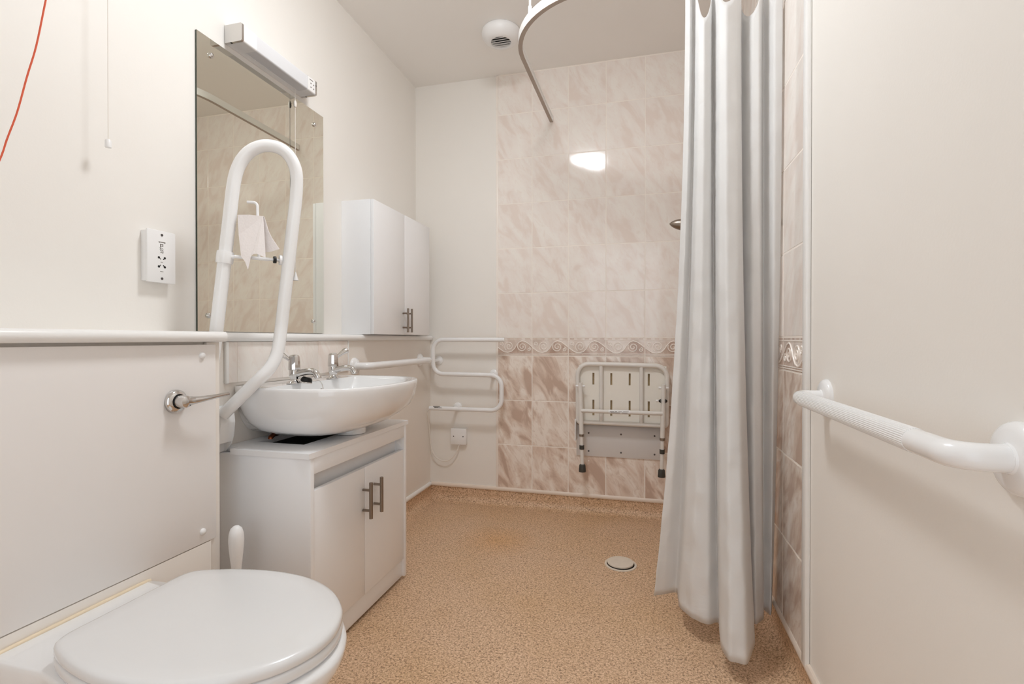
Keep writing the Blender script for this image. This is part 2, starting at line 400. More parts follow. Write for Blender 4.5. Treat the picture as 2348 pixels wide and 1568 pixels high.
def border_row(name, parent, seams, to3):
    bm = BM(); lay = bm.faces.layers.float.new('tid'); g = 0.0022
    z0, z1 = Z_B-HB+g, Z_B-g; H = z1-z0
    def ribbon(path, w=0.0026, mi=2):
        add_tube(bm, path, w, seg=6, mi=mi)
    full = TW
    for a, b in zip(seams[:-1], seams[1:]):
        flip_w = (b-a); tid = random.random()
        u0, u1 = a+g, b-g
        def P(u, v, d=0.006): return to3(min(max(a+u*full, u0), u1), z0+v*H, d)
        umax = flip_w/full
        n = 24
        for i in range(n):
            ua, ub = umax*i/n, umax*(i+1)/n
            wa, wb = wave(min(ua, 1)), wave(min(ub, 1))
            for lo_, hi_, mi in (((0, 0), (wa, wb), 1), ((wa, wb), (1, 1), 0)):
                f = bm.faces.new([bm.verts.new(P(ua, lo_[0])), bm.verts.new(P(ub, lo_[1])), bm.verts.new(P(ub, hi_[1])), bm.verts.new(P(ua, hi_[0]))])
                f.material_index = mi; f[lay] = tid
        # sides of the tile
        cs = [(0, 0), (umax, 0), (umax, 1), (0, 1)]
        for (ua, va), (ub, vb) in zip(cs, cs[1:]+cs[:1]):
            f = bm.faces.new([bm.verts.new(P(ua, va, .003)), bm.verts.new(P(ub, vb, .003)), bm.verts.new(P(ub, vb)), bm.verts.new(P(ua, va))]); f.material_index = 0
        def clipped(path):
            seg_ = []
            for u, v in path:
                if u <= umax-0.005: seg_.append(P(u, v, 0.0066))
                elif seg_: break
            if len(seg_) > 2: ribbon(seg_)
        clipped([(i/40*0.998+.001, wave(i/40)) for i in range(41)])
        def spiral(cu, cv, ru, rv, turns, a0, sgn=1):
            pts = []
            N_ = int(26*turns)
            for i in range(N_+1):
                t = i/N_; an = a0+sgn*2*PI*turns*t; k = 1-0.86*t
                pts.append((cu+ru*k*math.cos(an), cv+rv*k*math.sin(an)))
            return pts
        clipped(spiral(.325, .52, .135, .30, 1.75, -2.2, -1))
        clipped(spiral(.70, .50, .135, .28, 1.75, 2.6, 1))
        clipped(spiral(.895, .36, .055, .13, 1.4, 1.6, -1))
        clipped(spiral(.10, .66, .06, .14, 1.4, -1.2, 1))
        # bead and dash rails along the top and the bottom
        for v in (.905, .045, .115):
            add_tube(bm, [P(.005, v, .0062), P(umax-.005, v, .0062)], 0.0017, seg=6, mi=2)
        nb = max(1, int(5*umax))
        for i in range(nb):
            ua = umax*(i+.22)/nb; ub = umax*(i+.78)/nb
            f = bm.faces.new([bm.verts.new(P(ua, .94, .0064)), bm.verts.new(P(ub, .94, .0064)), bm.verts.new(P(ub, .985, .0064)), bm.verts.new(P(ua, .985, .0064))]); f.material_index = 1
            f = bm.faces.new([bm.verts.new(P(ub+.01, .065, .0066)), bm.verts.new(P(ub+.03, .065, .0066)), bm.verts.new(P(ub+.03, .10, .0066)), bm.verts.new(P(ub+.01, .10, .0066))]); f.material_index = 1
    return obj(name, bm, ['bord_lt', 'bord_dk', 'relief'], parent, smooth=30)

back3 = lambda u, z, d: (u, -d, z)
seams_b = [k*TW for k in range(7)]; seams_b[-1] = X_R-0.001; seams_b[0] = 0.004
tile_field('tiles', WB, None, back3, seams_b)
border_row('border_tiles', WB, seams_b, back3)
right3 = lambda u, z, d: (X_R-d, u, z)
seams_r = [-1.2636]+[-1.0564+k*TW for k in range(6)]+[-0.006]
tile_field('tiles', WR, None, right3, seams_r)
border_row('border_tiles', WR, seams_r, right3)
# white edge strips of the tiling
bm = BM(); add_box(bm, (-0.006, -0.0085, Z_TB-0.01), (0.0055, 0.0, Z_C-0.002), 0.002); struct(obj('trim_2', bm, 'relief'))
bm = BM(); add_box(bm, (X_R-0.0125, -1.296, 0.088), (X_R, -1.263, Z_C-0.002), 0.004); struct(obj('trim_3', bm, 'gloss'))
# coved vinyl skirting and its white capping strip
def cove(name, path_pts, inward, cap_mat):
    """profile swept along a straight wall run; inward = unit vector into the room"""
    a, b = Vector(path_pts[0]), Vector(path_pts[1]); w = Vector(inward)
    prof = [(0.0, 0.086), (0.004, 0.086), (0.0045, 0.045)]
    for k in range(1, 8):
        t = k/8*PI/2; prof.append((0.0045+0.040*(1-math.cos(t)), 0.042-0.040*math.sin(t)))
    prof += [(0.046, 0.0012), (0.06, 0.0004), (0.0, 0.0)]
    bm = BM(); add_prism(bm, [a+w*d+V(0,0,z) for d, z in prof], b-a)
    o = struct(obj(name, bm, 'floor', smooth=50))
    bm = BM(); add_prism(bm, [a+w*d+V(0,0,z) for d, z in ((0,.080),(.009,.080),(.0125,.086),(.0115,.095),(.007,.1005),(0,.1005))], b-a)
    obj('capping_strip', bm, cap_mat, o, smooth=50)
cove('baseboard_back', [(X_BOX, 0, 0), (X_R, 0, 0)], (0, -1, 0), 'pvc')
cove('baseboard_right', [(X_R, 0, 0), (X_R, Y_F, 0)], (-1, 0, 0), 'pvc')
cove('baseboard_left', [(X_BOX, 0, 0), (X_BOX, -0.93, 0)], (1, 0, 0), 'gloss')
# ledge nosing along the top of the boxing, in two runs
def nosing(name, x0, x1, y0, y1, cut=0.0):
    bm = BM(); zc, r = 0.950, 0.0135
    prof = [(x0, .9365), (x1-r, .9365)]+[(x1-r+r*math.cos(a), zc+r*math.sin(a)) for a in [(-PI/2)+PI*k/10 for k in range(1, 10)]]+[(x1-r, .9635), (x0, .9635)]
    add_prism(bm, [(x, y0, z) for x, z in prof], (0, y1-y0, 0))
    if cut:
        for v in bm.verts:
            if abs(v.co.y-y1) < 1e-6 and v.co.x > x1-0.03: v.co.y -= (v.co.x-(x1-0.03))*cut
    return struct(obj(name, bm, 'gloss', smooth=50))
nosing('trim_4', X_WALL, X_PAN+0.022, Y_F, -1.618, 0.5)
nosing('trim_5', X_WALL, X_BOX+0.020, -1.6175, -0.005)

# ------------------------------------------------------------------ ceiling lamp (above the frame, seen mirrored in the tiles)
LX, LY = 0.358, -1.45
t = thing('ceiling_lamp', 'round lit opal drum lamp on the ceiling above the basin', 'lamp', (LX, LY, Z_C))
bm = BM(); add_lathe(bm, [(.150, -.018), (.157, -.022), (.163, -.020), (.165, -.014), (.165, 0)], (LX, LY, Z_C), (0,0,1), 48, capa=False); obj('base', bm, 'plastic', t)
bm = BM(); add_lathe(bm, [(.150, -.020), (.1495, -.034), (.142, -.050), (.122, -.064), (.090, -.074), (.045, -.080), (.001, -.081)], (LX, LY, Z_C), (0,0,1), 48, capa=True); obj('diffuser', bm, 'lamp', t)

# ------------------------------------------------------------------ mirror
t = thing('wall_mirror', 'tall frameless rectangular mirror screwed to the wall above the basin', 'mirror', (X_WALL, -1.21, 0.965))
bm = BM(); add_box(bm, (X_WALL+.001, -1.5165, .968), (X_WALL+.0065, -.899, 1.878), mi=1)
for f in bm.faces:
    f.normal_update()
    if f.normal.x > 0.9: f.material_index = 0
obj('glass', bm, ['mirror', 'edgeglass'], t, smooth=0)
for y, z in ((-1.466, 1.827), (-.96, 1.822), (-1.4775, 1.017), (-.968, 1.017)):
    bm = BM(); add_lathe(bm, [(.0085, 0), (.0085, .003), (.0075, .006), (.004, .0085), (0.0005, .009)], (X_WALL+.0066, y, z), (1,0,0), 20); obj('screw_cap', bm, 'chrome', t)

# ------------------------------------------------------------------ light over the mirror with pull cord
y0, y1, x0, x1, z0, z1 = -1.407, -1.028, X_WALL, -.440, 1.900, 1.956
t = thing('mirror_light', 'long white strip light with chrome ends above the mirror', 'light', (X_WALL, -1.2, 1.9))
def rsec(yy, gx=0.0, gz=0.0, r=.006):
    out = []
    for cx, cz, a0 in ((x1-r+gx, z0+r-gz, -PI/2), (x1-r+gx, z1-r+gz, 0)):
        for k in range(5): a = a0+PI/2*k/4; out.append((cx+r*math.cos(a), yy, cz+r*math.sin(a)))
    return out+[(x0+.001, yy, z1+gz), (x0+.001, yy, z0-gz)]
bm = BM(); add_loft(bm, [rsec(y0+.008), rsec(-1.342)]); add_loft(bm, [rsec(-1.080), rsec(y1-.008)])
add_box(bm, (x0+.001, -1.342, z0), (x0+.022, -1.080, z1)); obj('housing', bm, 'plastic', t)
bm = BM(); add_loft(bm, [rsec(-1.3415, -.001, -.001), rsec(-1.0805, -.001, -.001)]); obj('diffuser', bm, 'diffuser', t)
for ya, yb in ((y0, y0+.008), (y1-.008, y1)):
    bm = BM(); add_loft(bm, [rsec(ya, .0008, .0008), rsec(yb, .0012, .0012)]); obj('end_cap', bm, 'chrome', t)
bm = BM()
for yy in (-1.062, -1.046):
    for zz in (1.932, 1.917):
        add_box(bm, (x1-.0005, yy-.0025, zz-.0025), (x1+.0006, yy+.0025, zz+.002))
add_box(bm, (x1-.0005, -1.070, 1.9435), (x1+.0005, -1.050, 1.9465))
obj('shaver_outlet', bm, 'ink', t)
bm = BM(); add_tube(bm, [(-.4895, -1.090, 1.905), (-.4895, -1.090, 1.188)], .0011, 8); pc = obj('pull_cord', bm, 'cordw', t)
bm = BM(); add_lathe(bm, [(.002, .018), (.0055, .010), (.006, 0), (.004, -.008)], (-.4895, -1.090, 1.842), (0,0,1), 14); obj('connector', bm, 'cordw', pc)
bm = BM(); add_lathe(bm, [(.0015, .012), (.004, .004), (.010, -.018), (.0105, -.021)], (-.4895, -1.090, 1.19), (0,0,1), 18); obj('cord_weight', bm, 'plastic', pc)

# ------------------------------------------------------------------ shaver socket on the left wall
xs = X_WALL
t = thing('shaver_socket', 'white shaver socket plate on the wall left of the mirror', 'socket', (xs, -1.648, 1.17))
bm = BM(); add_box(bm, (xs, -1.688, 1.102), (xs+.019, -1.609, 1.239), .002); obj('back_box', bm, 'plastic', t)
bm = BM(); add_box(bm, (xs+.019, -1.6905, 1.0985), (xs+.026, -1.606, 1.2425), .003); obj('face_plate', bm, 'plastic', t)
xf = xs+.0262
for z in (1.2305, 1.1105):
    bm = BM(); add_lathe(bm, [(.0034, -.001), (.0034, .0008), (.002, .0012)], (xf, -1.6485, z), (1,0,0), 14); obj('screw', bm, 'screw', t)
bm = BM()
for z, s in ((1.168, 1), (1.143, -1)):
    for sy in (-1, 1):
        yc = -1.6487+sy*.0088
        add_lathe(bm, [(.0031, -.001), (.0031, .0004)], (xf, yc, z), (1,0,0), 14)
        add_prism(bm, [(xf-.0005, yc-.002, z), (xf-.0005, yc+.002, z), (xf-.0005, yc-sy*.0042, z-s*.0055), (xf-.0005, yc-sy*.0056, z-s*.004)], (.001, 0, 0))
obj('pin_holes', bm, 'black', t)
bm = BM()
def bar(y0_, y1_, z0_, z1_): add_box(bm, (xf-.0004, y0_, z0_), (xf+.0004, y1_, z1_))
bar(-1.658, -1.638, 1.2098, 1.2118)                       # bracket bar above the symbol
bar(-1.6565, -1.6555, 1.2075, 1.2098); bar(-1.6405, -1.6395, 1.2075, 1.2098)
bar(-1.6535, -1.652, 1.196, 1.2055); bar(-1.6535, -1.645, 1.204, 1.2055); bar(-1.6535, -1.646, 1.199, 1.2003); bar(-1.6465, -1.645, 1.199, 1.2055)
add_tube(bm, [(xf, -1.6495+.0045*math.cos(a), 1.1905+.004*math.sin(a)) for a in [2*PI*k/16 for k in range(17)]], .0005, 6)
add_tube(bm, [(xf, -1.655, 1.1955), (xf, -1.643, 1.184)], .0005, 6)
bar(-1.653, -1.645, 1.1822, 1.1832); bar(-1.6465, -1.645, 1.180, 1.183)
bar(-1.652, -1.646, 1.1552, 1.1562); bar(-1.6535, -1.6445, 1.1292, 1.1304)
obj('printed_marks', bm, 'ink', t, smooth=0)

# ------------------------------------------------------------------ bar handle helper (vertical T-bar), facing +x
def bar_handle(parent, x, y, zc, ln, r=.0055, stand=.030, span=.064, post=.004):
    bm = BM()
    add_tube(bm, [(x+stand, y, zc-ln/2), (x+stand, y, zc+ln/2)], r, 16)
    for s in (-1, 1): add_tube(bm, [(x, y, zc+s*span/2), (x+stand, y, zc+s*span/2)], post, 12)
    return obj('handle', bm, 'satin', parent)

# ------------------------------------------------------------------ wall cabinet
ya, yb, za, zb = -.760, -.163, .9645, 1.563
t = thing('wall_cabinet', 'shallow white two door wall cabinet beside the mirror', 'cabinet', (X_WALL, -.46, za))
bm = BM(); xc0, xc1 = X_WALL, -.3635
add_box(bm, (xc0, ya, za), (xc1, ya+.015, zb), .001); add_box(bm, (xc0, yb-.015, za), (xc1, yb, zb), .001)
add_box(bm, (xc0, ya+.015, za), (xc1, yb-.015, za+.015)); add_box(bm, (xc0, ya+.015, zb-.015), (xc1, yb-.015, zb)); add_box(bm, (xc0, ya+.015, za), (xc0+.006, yb-.015, zb))
obj('carcass', bm, 'cab', t)
ym = (ya+yb)/2
for a, b, yh in ((ya+.001, ym-.001, ym-.021), (ym+.001, yb-.001, ym+.021)):
    bm = BM(); add_box(bm, (xc1+.001, a, za+.001), (xc1+.017, b, zb-.001), .0015); d = obj('door', bm, 'cab', t)
    bar_handle(d, xc1+.017, yh, 1.036, .118, .0052, .028, .070)

# ------------------------------------------------------------------ vanity unit under the basin
ya, yb, xa, xb, H = -1.527, -.940, X_BOX+.002, -.100, .607
t = thing('vanity_cabinet', 'white two door vanity cabinet standing under the basin', 'cabinet', ((xa+xb)/2, (ya+yb)/2, 0))
bm = BM()
add_box(bm, (xa, ya, .002), (xb, ya+.016, H), .0008); add_box(bm, (xa, yb-.016, .014), (xb, yb, H), .0008)
add_box(bm, (xa, ya+.016, .08), (xb-.02, yb-.016, .096)); add_box(bm, (xa, ya+.016, .08), (xa+.004, yb-.016, H))
obj('carcass', bm, 'cab', t)
bm = BM(); add_box(bm, (xb-.018, ya+.016, .560), (xb-.001, yb-.016, H), .0008); obj('top_rail', bm, 'cab', t)
bm = BM(); add_box(bm, (xb-.048, ya+.016, .500), (xb-.040, yb-.016, H)); obj('finger_recess', bm, 'cab', t)
bm = BM(); add_box(bm, (xb-.026, ya+.016, .012), (xb-.012, yb-.016, .082), .0008); obj('plinth', bm, 'cab', t)
ym = -1.2405
for a, b, yh in ((ya+.0175, ym-.001, ym-.012), (ym+.001, yb-.0175, ym+.058)):
    bm = BM(); add_box(bm, (xb-.019, a, .084), (xb-.002, b, .512), .0012); d = obj('door', bm, 'cab', t)
    bar_handle(d, xb-.002, yh, .406, .120, .0062, .030, .068, .0044)
# worktop with the cut-out below the basin
bm = BM(); zt0, zt1 = H, .6225; wy0, wy1, wx1 = -1.537, -.928, -.097
hx0, hx1, hy0, hy1 = X_BOX+.05, -.195, -1.43, -1.08
for a, b in (((xa, -1.505), (hx0, wy1)), ((hx1, wy0), (wx1, wy1)), ((hx0, wy0), (hx1, hy0)), ((hx0, hy1), (hx1, wy1))):
    add_box(bm, (a[0], a[1], zt0), (b[0], b[1], zt1))
bmesh.ops.remove_doubles(bm, verts=bm.verts, dist=1e-5)
obj('worktop', bm, 'cab', t, smooth=0)
bm = BM(); add_box(bm, (hx0-.01, hy0-.01, .586), (hx1+.01, hy1+.01, .6065)); obj('cutout_shade_sheet', bm, 'dark', t, smooth=0)  # added dark sheet, paints the shade seen inside the cut-out

# ------------------------------------------------------------------ washbasin with taps
YB = -1.240
t = thing('washbasin', 'white rounded ceramic washbasin with two chrome pillar taps', 'basin', (X_BOX, YB, .645))
half = [(X_BOX+.001, 0), (X_BOX+.001, .12), (X_BOX+.001, .215), (-.385, .250), (-.30, .273), (-.19, .279), (-.09, .262), (-.012, .207), (.030, .112), (.041, 0)]
def outline(hp, sub=5):
    h = [V(x, y, 0) for x, y in hp]
    c = catmull([V(h[1].x, -h[1].y, 0)]+h+[V(h[-2].x, -h[-2].y, 0)], sub)[sub:-sub]
    right = [(p.x, p.y) for p in c]
    return right+[(x, -y) for x, y in reversed(right[1:-1])]
OUT = outline(half)
def loop(sc, z, cx=-.20, dx=0.0, back=True, scy=None):
    L_ = []
    for x, y in OUT:
        nx = cx+(x-cx)*sc+dx
        if back and x < X_BOX+.004: nx = X_BOX+.001
        elif back: nx = max(nx, X_BOX+.001)
        L_.append((nx, YB+y*(scy or sc), z))
    return L_
bm = BM()
RIM = .800
loops = [loop(.20, .641, -.22, .0, False), loop(.42, .642, -.24, 0, False, .46), loop(.56, .648, -.27, 0, True, .68), loop(.69, .662, -.28, 0, True, .79), loop(.82, .686, -.27, 0, True, .875), loop(.91, .714, -.24, 0, True, .935), loop(.965, .746, -.22, 0, True, .972), loop(.993, .775, -.20, 0, True, .994), loop(1.0, .790), loop(.998, .798), loop(.99, .8005),
         loop(.955, .800, -.20, .0)]
# inner bowl starts after the tap deck
def iloop(sc, z, dx=.03):
    return [(max(-.19+(x+.19)*sc*.86+dx, -.29), YB+y*sc, z) for x, y in OUT]
loops += [iloop(.90, .798, .012), iloop(.88, .790, .012), iloop(.83, .765, .012), iloop(.74, .735, .01), iloop(.60, .705, .01), iloop(.42, .688, .01), iloop(.12, .680, .01)]
add_loft(bm, loops)
obj('bowl', bm, 'ceramic', t, smooth=60)
bm = BM(); add_lathe(bm, [(.030, .048), (.045, .040), (.050, .022), (.050, 0.006)], (-.165, YB+.015, .618), (0,0,1), 28); obj('waste_boss', bm, 'ceramic', t)
bm = BM(); add_lathe(bm, [(.009, 0), (.009, .003), (.005, .004)], (-.270, YB, .765), (1, 0, .35), 18); obj('overflow', bm, 'chrome', t)
bm = BM(); add_tube(bm, [(-.350, YB-.150, .625), (-.350, YB-.150, .629), (-.350, YB-.135, .636), (-.35, YB-.06, .638), (-.33, YB-.02, .648)], .0075, 12); obj('copper_pipe', bm, 'copper', t)
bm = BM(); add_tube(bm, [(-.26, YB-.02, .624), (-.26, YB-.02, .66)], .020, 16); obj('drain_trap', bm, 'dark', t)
def tap(y, ang, xb_=-.297):
    z = .7995
    bm = BM()
    add_lathe(bm, [(.0245, 0), (.0245, .002), (.0205, .006), (.014, .010), (.0125, .014), (.0140, .017), (.0140, .020), (.0155, .023), (.0165, .026), (.0165, .044), (.0150, .048)], (xb_, y, z), (0,0,1), 28)
    b = obj('tap', bm, 'chrome', t)
    bm = BM(); add_lathe(bm, [(.0185, .044), (.0190, .046), (.0178, .072), (.0165, .086), (.0140, .091), (.008, .0935), (.001, .094)], (xb_, y, z), (0,0,1), 12); obj('tap_head', bm, 'chrome', b, smooth=20)
    bm = BM(); d = V(math.cos(ang), math.sin(ang), 0); p0 = V(xb_, y, z+.074)
    pts = [p0+d*.010, p0+d*.022+V(0,0,.009), p0+d*.034+V(0,0,.018), p0+d*.046+V(0,0,.025), p0+d*.055+V(0,0,.029), p0+d*.059+V(0,0,.0305)]
    add_tube(bm, pts, [.0066, .0064, .0080, .0112, .0104, .0035], 14); obj('lever', bm, 'chrome', b)
    bm = BM(); zc = z+.034
    add_tube(bm, catmull([(xb_+.010, y, zc-.003), (xb_+.035, y, zc+.003), (xb_+.060, y, zc+.006), (xb_+.078, y, zc+.003), (xb_+.088, y, zc-.010), (xb_+.090, y, zc-.016)], 4), [.0115]*3+[.0108]*8+[.0105]*8+[.0100]*2, 16); obj('spout', bm, 'chrome', b)
    return b
tap(YB-.103, math.radians(212)); tap(YB+.108, math.radians(62))
bm = BM(); add_lathe(bm, [(.016, 0), (.019, .004), (.017, .012), (.013, .017)], (-.262, YB-.092, .8025), (.25, .2, 1), 20); pl = obj('plug', bm, 'black', t)
bm = BM(); add_lathe(bm, [(.0185, 0), (.020, .002), (.0185, .0045)], (-.262, YB-.092, .7995), (.1, .1, 1), 20); obj('plug_rim', bm, 'chrome', pl)
bm = BM(); add_tube(bm, catmull([(-.25, YB-.085, .806), (-.262, YB-.05, .802), (-.27, YB-.02, .8015), (-.272, YB-.004, .799), (-.266, YB+.0, .785), (-.262, YB, .768)], 6), .0016, 8); obj('chain', bm, 'chrome', pl)

# ------------------------------------------------------------------ tiled splashback behind the basin
t = thing('splashback', 'row of pale marbled tiles behind the basin taps', 'splashback', (X_BOX, -1.18, .81))
box3 = lambda u, z, d: (X_BOX+d, u, z)
bm = BM(); lay = bm.faces.layers.float.new('tid')
sy = [-1.497, -1.4635, -1.264, -1.0645, -.865]
for a, b in zip(sy[:-1], sy[1:]):
    n0 = len(bm.faces); add_box(bm, (X_BOX+.0005, a+.0012, .811), (X_BOX+.0062, b-.0012, .9355), .0010); tid = random.random()
    bm.faces.ensure_lookup_table()
    for f in bm.faces[n0:]: f[lay] = tid
obj('tiles', bm, 'tile_up', t, smooth=30)
bm = BM(); add_box(bm, (X_BOX+.0005, -1.497, .812), (X_BOX+.0048, -.865, .935)); obj('grout', bm, 'grout', t, smooth=0)
bm = BM(); add_box(bm, (X_BOX+.0005, -1.509, .809), (X_BOX+.0105, -1.4975, .936), .003); obj('edge_trim', bm, 'gloss', t)
bm = BM(); add_box(bm, (X_BOX+.0005, -.8645, .809), (X_BOX+.0085, -.859, .936), .002); obj('edge_trim', bm, 'gloss', t)

# ------------------------------------------------------------------ duct panel behind the toilet
t = thing('duct_panel', 'large white removable panel on the boxing behind the toilet', 'panel', (X_PAN-.018, -2.4, 0))
bm = BM(); add_box(bm, (X_PAN-.0175, Y_F+.01, .4145), (X_PAN, -1.650, .9295), .001); up = obj('upper_panel', bm, 'panel', t)
bm = BM(); add_box(bm, (X_PAN-.0175, Y_F+.01, .0), (X_PAN-.001, -1.6655, .4122), .001); obj('lower_panel', bm, 'lowpaint', t)
bm = BM(); add_box(bm, (X_PAN-.0177, -1.672, .0), (X_PAN-.006, -1.632, .9355), .0015); obj('edge_batten', bm, 'lowpaint', t)
for z in (.9015, .4455):
    bm = BM(); add_lathe(bm, [(.0085, 0), (.0085, .002), (.007, .005), (.004, .0065), (.0005, .007)], (X_PAN, -1.693, z), (1,0,0), 20); obj('screw_cap', bm, 'plastic', up)

# flush lever
t = thing('flush_lever', 'chrome flush lever on the panel above the toilet', 'lever', (X_PAN, -1.770, .7925))
bm = BM(); add_lathe(bm, [(.0283, 0), (.0285, .003), (.0275, .007), (.023, .011), (.018, .0125), (.0165, .0105)], (X_PAN+.0003, -1.770, .7925), (1,0,0), 40); obj('rose', bm, 'chrome', t)
bm = BM(); add_lathe(bm, [(.0172, .0095), (.0172, .014)], (X_PAN, -1.770, .7925), (1,0,0), 28); obj('gasket', bm, 'black', t)
bm = BM()
add_lathe(bm, [(.0152, .0135), (.0155, .030), (.0140, .037), (.008, .040), (.001, .041)], (X_PAN, -1.770, .7925), (1,0,0), 28)
xx = X_PAN
add_tube(bm, catmull([(xx+.028, -1.772, .7925), (xx+.031, -1.756, .7928), (xx+.036, -1.742, .7935), (xx+.042, -1.720, .7955), (xx+.047, -1.690, .798), (xx+.050, -1.664, .8005), (xx+.051, -1.658, .801)], 4),
         [.0135]*2+[.013, .012, .0115, .011, .0102, .0095, .009, .0085, .008, .0075, .007, .0065, .006, .0056, .0052, .005, .0048, .0046, .0044, .0042, .004, .0038, .002], 18)
obj('handle', bm, 'chrome', t)

# ------------------------------------------------------------------ toilet
YT = -1.985
t = thing('toilet', 'white back to wall toilet with its lid closed', 'toilet', (-.02, YT, 0))
lid = [(-.172, 0), (-.172, .070), (-.170, .118), (-.150, .143), (-.080, .168), (.010, .182), (.100, .176), (.180, .146), (.240, .095), (.268, .045), (.276, 0)]
LO = outline(lid, 5)
def tl(sc, z, dx=0., scx=None): return [(.03+(x-.03)*(scx or sc)+dx, YT+y*sc, z) for x, y in LO]
bm = BM()
zl = .412
add_loft(bm, [tl(.97, zl), tl(.99, zl+.001), tl(1.0, zl+.005), tl(1.0, zl+.011), tl(.994, zl+.016), tl(.978, zl+.0195), tl(.94, zl+.0215), tl(.80, zl+.0230), tl(.5, zl+.0238), tl(.15, zl+.024)])
obj('lid', bm, 'seatw', t, smooth=60)
bm = BM()
add_loft(bm, [tl(.97, .391), tl(.992, .393), tl(.999, .398), tl(.998, .407), tl(.985, .4105), tl(.96, .411)]); obj('seat', bm, 'seatw', t, smooth=60)
# pan: bowl body with a rear block to the wall
pan = [(X_PAN+.001, 0), (X_PAN+.001, .08), (X_PAN+.001, .135), (-.285, .148), (-.22, .150), (-.17, .150), (-.10, .166), (-.01, .184), (.09, .183), (.18, .154), (.245, .100), (.278, .045), (.288, 0)]
PO = outline(pan, 5)
def pl_(f, z): return [f(x, y)+(z,) for x, y in PO]
def taper(k, kb):   # k shrinks the front, kb the half width of the rear block
    def f(x, y):
        if x < -.16: return (x, YT+y*kb)
        w = min(1, (x+.16)/.1); kk = kb+(k-kb)*w
        return (-.16+(x+.16)*k, YT+y*kk)
    return f
bm = BM()
add_loft(bm, [pl_(taper(.62, .72), .002), pl_(taper(.63, .73), .03), pl_(taper(.64, .75), .12), pl_(taper(.72, .82), .20), pl_(taper(.84, .90), .27), pl_(taper(.945, .96), .33), pl_(taper(.99, .99), .362), pl_(taper(1.0, 1.0), .378), pl_(taper(.995, .995), .385), pl_(taper(.975, .975), .3885)])
for v in bm.verts: v.co.x = max(v.co.x, X_PAN+.001)
obj('pan', bm, 'ceramic', t, smooth=60)
for s in (-1, 1):
    bm = BM(); add_tube(bm, [(-.186, YT+s*.055, .3885), (-.186, YT+s*.055, .404)], .013, 18); add_tube(bm, [(-.186, YT+s*.055-.024, .407), (-.186, YT+s*.055+.024, .407)], .0085, 16)
    add_box(bm, (-.186, YT+s*.055-.018, .402), (-.160, YT+s*.055+.018, .412), .002); obj('hinge', bm, 'seatw', t)
bm = BM(); add_tube(bm, catmull([(X_PAN+.004, YT-.150, .372), (X_PAN+.004, YT-.143, .384), (X_PAN+.004, YT-.132, .389), (X_PAN+.004, YT, .390), (X_PAN+.004, YT+.132, .389), (X_PAN+.004, YT+.143, .384), (X_PAN+.004, YT+.150, .372)], 5), .0042, 10); obj('silicone_bead', bm, 'silicone', t)

# toilet brush standing between toilet and vanity
bx, by = -.250, -1.635
t = thing('toilet_brush', 'white toilet brush with bulb handle standing beside the vanity', 'brush', (bx, by, 0))
bm = BM(); add_lathe(bm, [(.050, .002), (.052, .006), (.047, .06), (.043, .12), (.040, .135), (.034, .137)], (bx, by, 0), (0,0,1), 32); obj('holder', bm, 'plastic', t)
bm = BM(); add_lathe(bm, [(.008, .10), (.0095, .22), (.0105, .30), (.0120, .335), (.0150, .365), (.0180, .395), (.0190, .415), (.0180, .432), (.0140, .445), (.007, .4515), (.001, .453)], (bx, by, -.008), (0,0,1), 28); obj('handle', bm, 'plastic', t)

# ------------------------------------------------------------------ fold-up support rail
t = thing('support_rail', 'white folded up U shaped support rail beside the basin', 'rail', (X_BOX, -1.535, .61))
low = [(-.4054, -1.5868, .700), (-.3757, -1.5721, .9716), (-.3351, -1.5537, 1.373)]
arch = [(-.3283, -1.5496, 1.4186), (-.3161, -1.5431, 1.4547), (-.2981, -1.5331, 1.4830), (-.2766, -1.5201, 1.5008), (-.2543, -1.5059, 1.5076), (-.2318, -1.4907, 1.5045), (-.2140, -1.4765, 1.4905), (-.2025, -1.4640, 1.4650), (-.1990, -1.4550, 1.4300)]
rt = [(-.2047, -1.4512, 1.365), (-.2440, -1.4679, .9794), (-.2449, -1.4762, .9307), (-.2475, -1.4866, .8911), (-.2548, -1.5035, .8593), (-.2705, -1.5199, .8340), (-.3685, -1.5582, .7255)]
def dens(a, b, n): return [Vector(a).lerp(Vector(b), k/n) for k in range(1, n)]
path = [low[0]]+dens(low[0], low[1], 3)+[low[1]]+dens(low[1], low[2], 5)+[low[2]]+arch+[rt[0]]+dens(rt[0], rt[1], 6)+rt[1:-1]+dens(rt[-2], rt[-1], 4)+[rt[-1]]
bm = BM(); add_tube(bm, catmull(path, 4), .0178, 24); obj('tube', bm, 'enamel', t, smooth=60)
bm = BM()
sec = []
prof = [(X_BOX+.001, .608), (X_BOX+.012, .611), (X_BOX+.028, .634), (X_BOX+.036, .66), (X_BOX+.040, .70), (X_BOX+.036, .728), (X_BOX+.024, .741), (X_BOX+.001, .744)]
for yy in (-1.578, -1.570): add_prism(bm, [(x, yy, z) for x, z in prof], (0, .004, 0))
for yy in (-1.510, -1.502): pass
add_prism(bm, [(x, -1.512, z) for x, z in prof], (0, .005, 0))
add_box(bm, (X_BOX+.001, -1.577, .608), (X_BOX+.005, -1.508, .746), .001)
obj('wall_bracket', bm, 'enamel', t, smooth=30)
bm = BM(); add_prism(bm, [(x, -1.566, z) for x, z in ((X_BOX+.006, .640), (X_BOX+.037, .640), (X_BOX+.046, .70), (X_BOX+.042, .728), (X_BOX+.028, .7405), (X_BOX+.006, .742))], (0, .0535, 0), bev=.003); obj('hinge_block', bm, 'plastic', t, smooth=30)
bm = BM()
A, B = V(-.3313, -1.5695, 1.1792), V(-.2413, -1.4685, 1.1787)
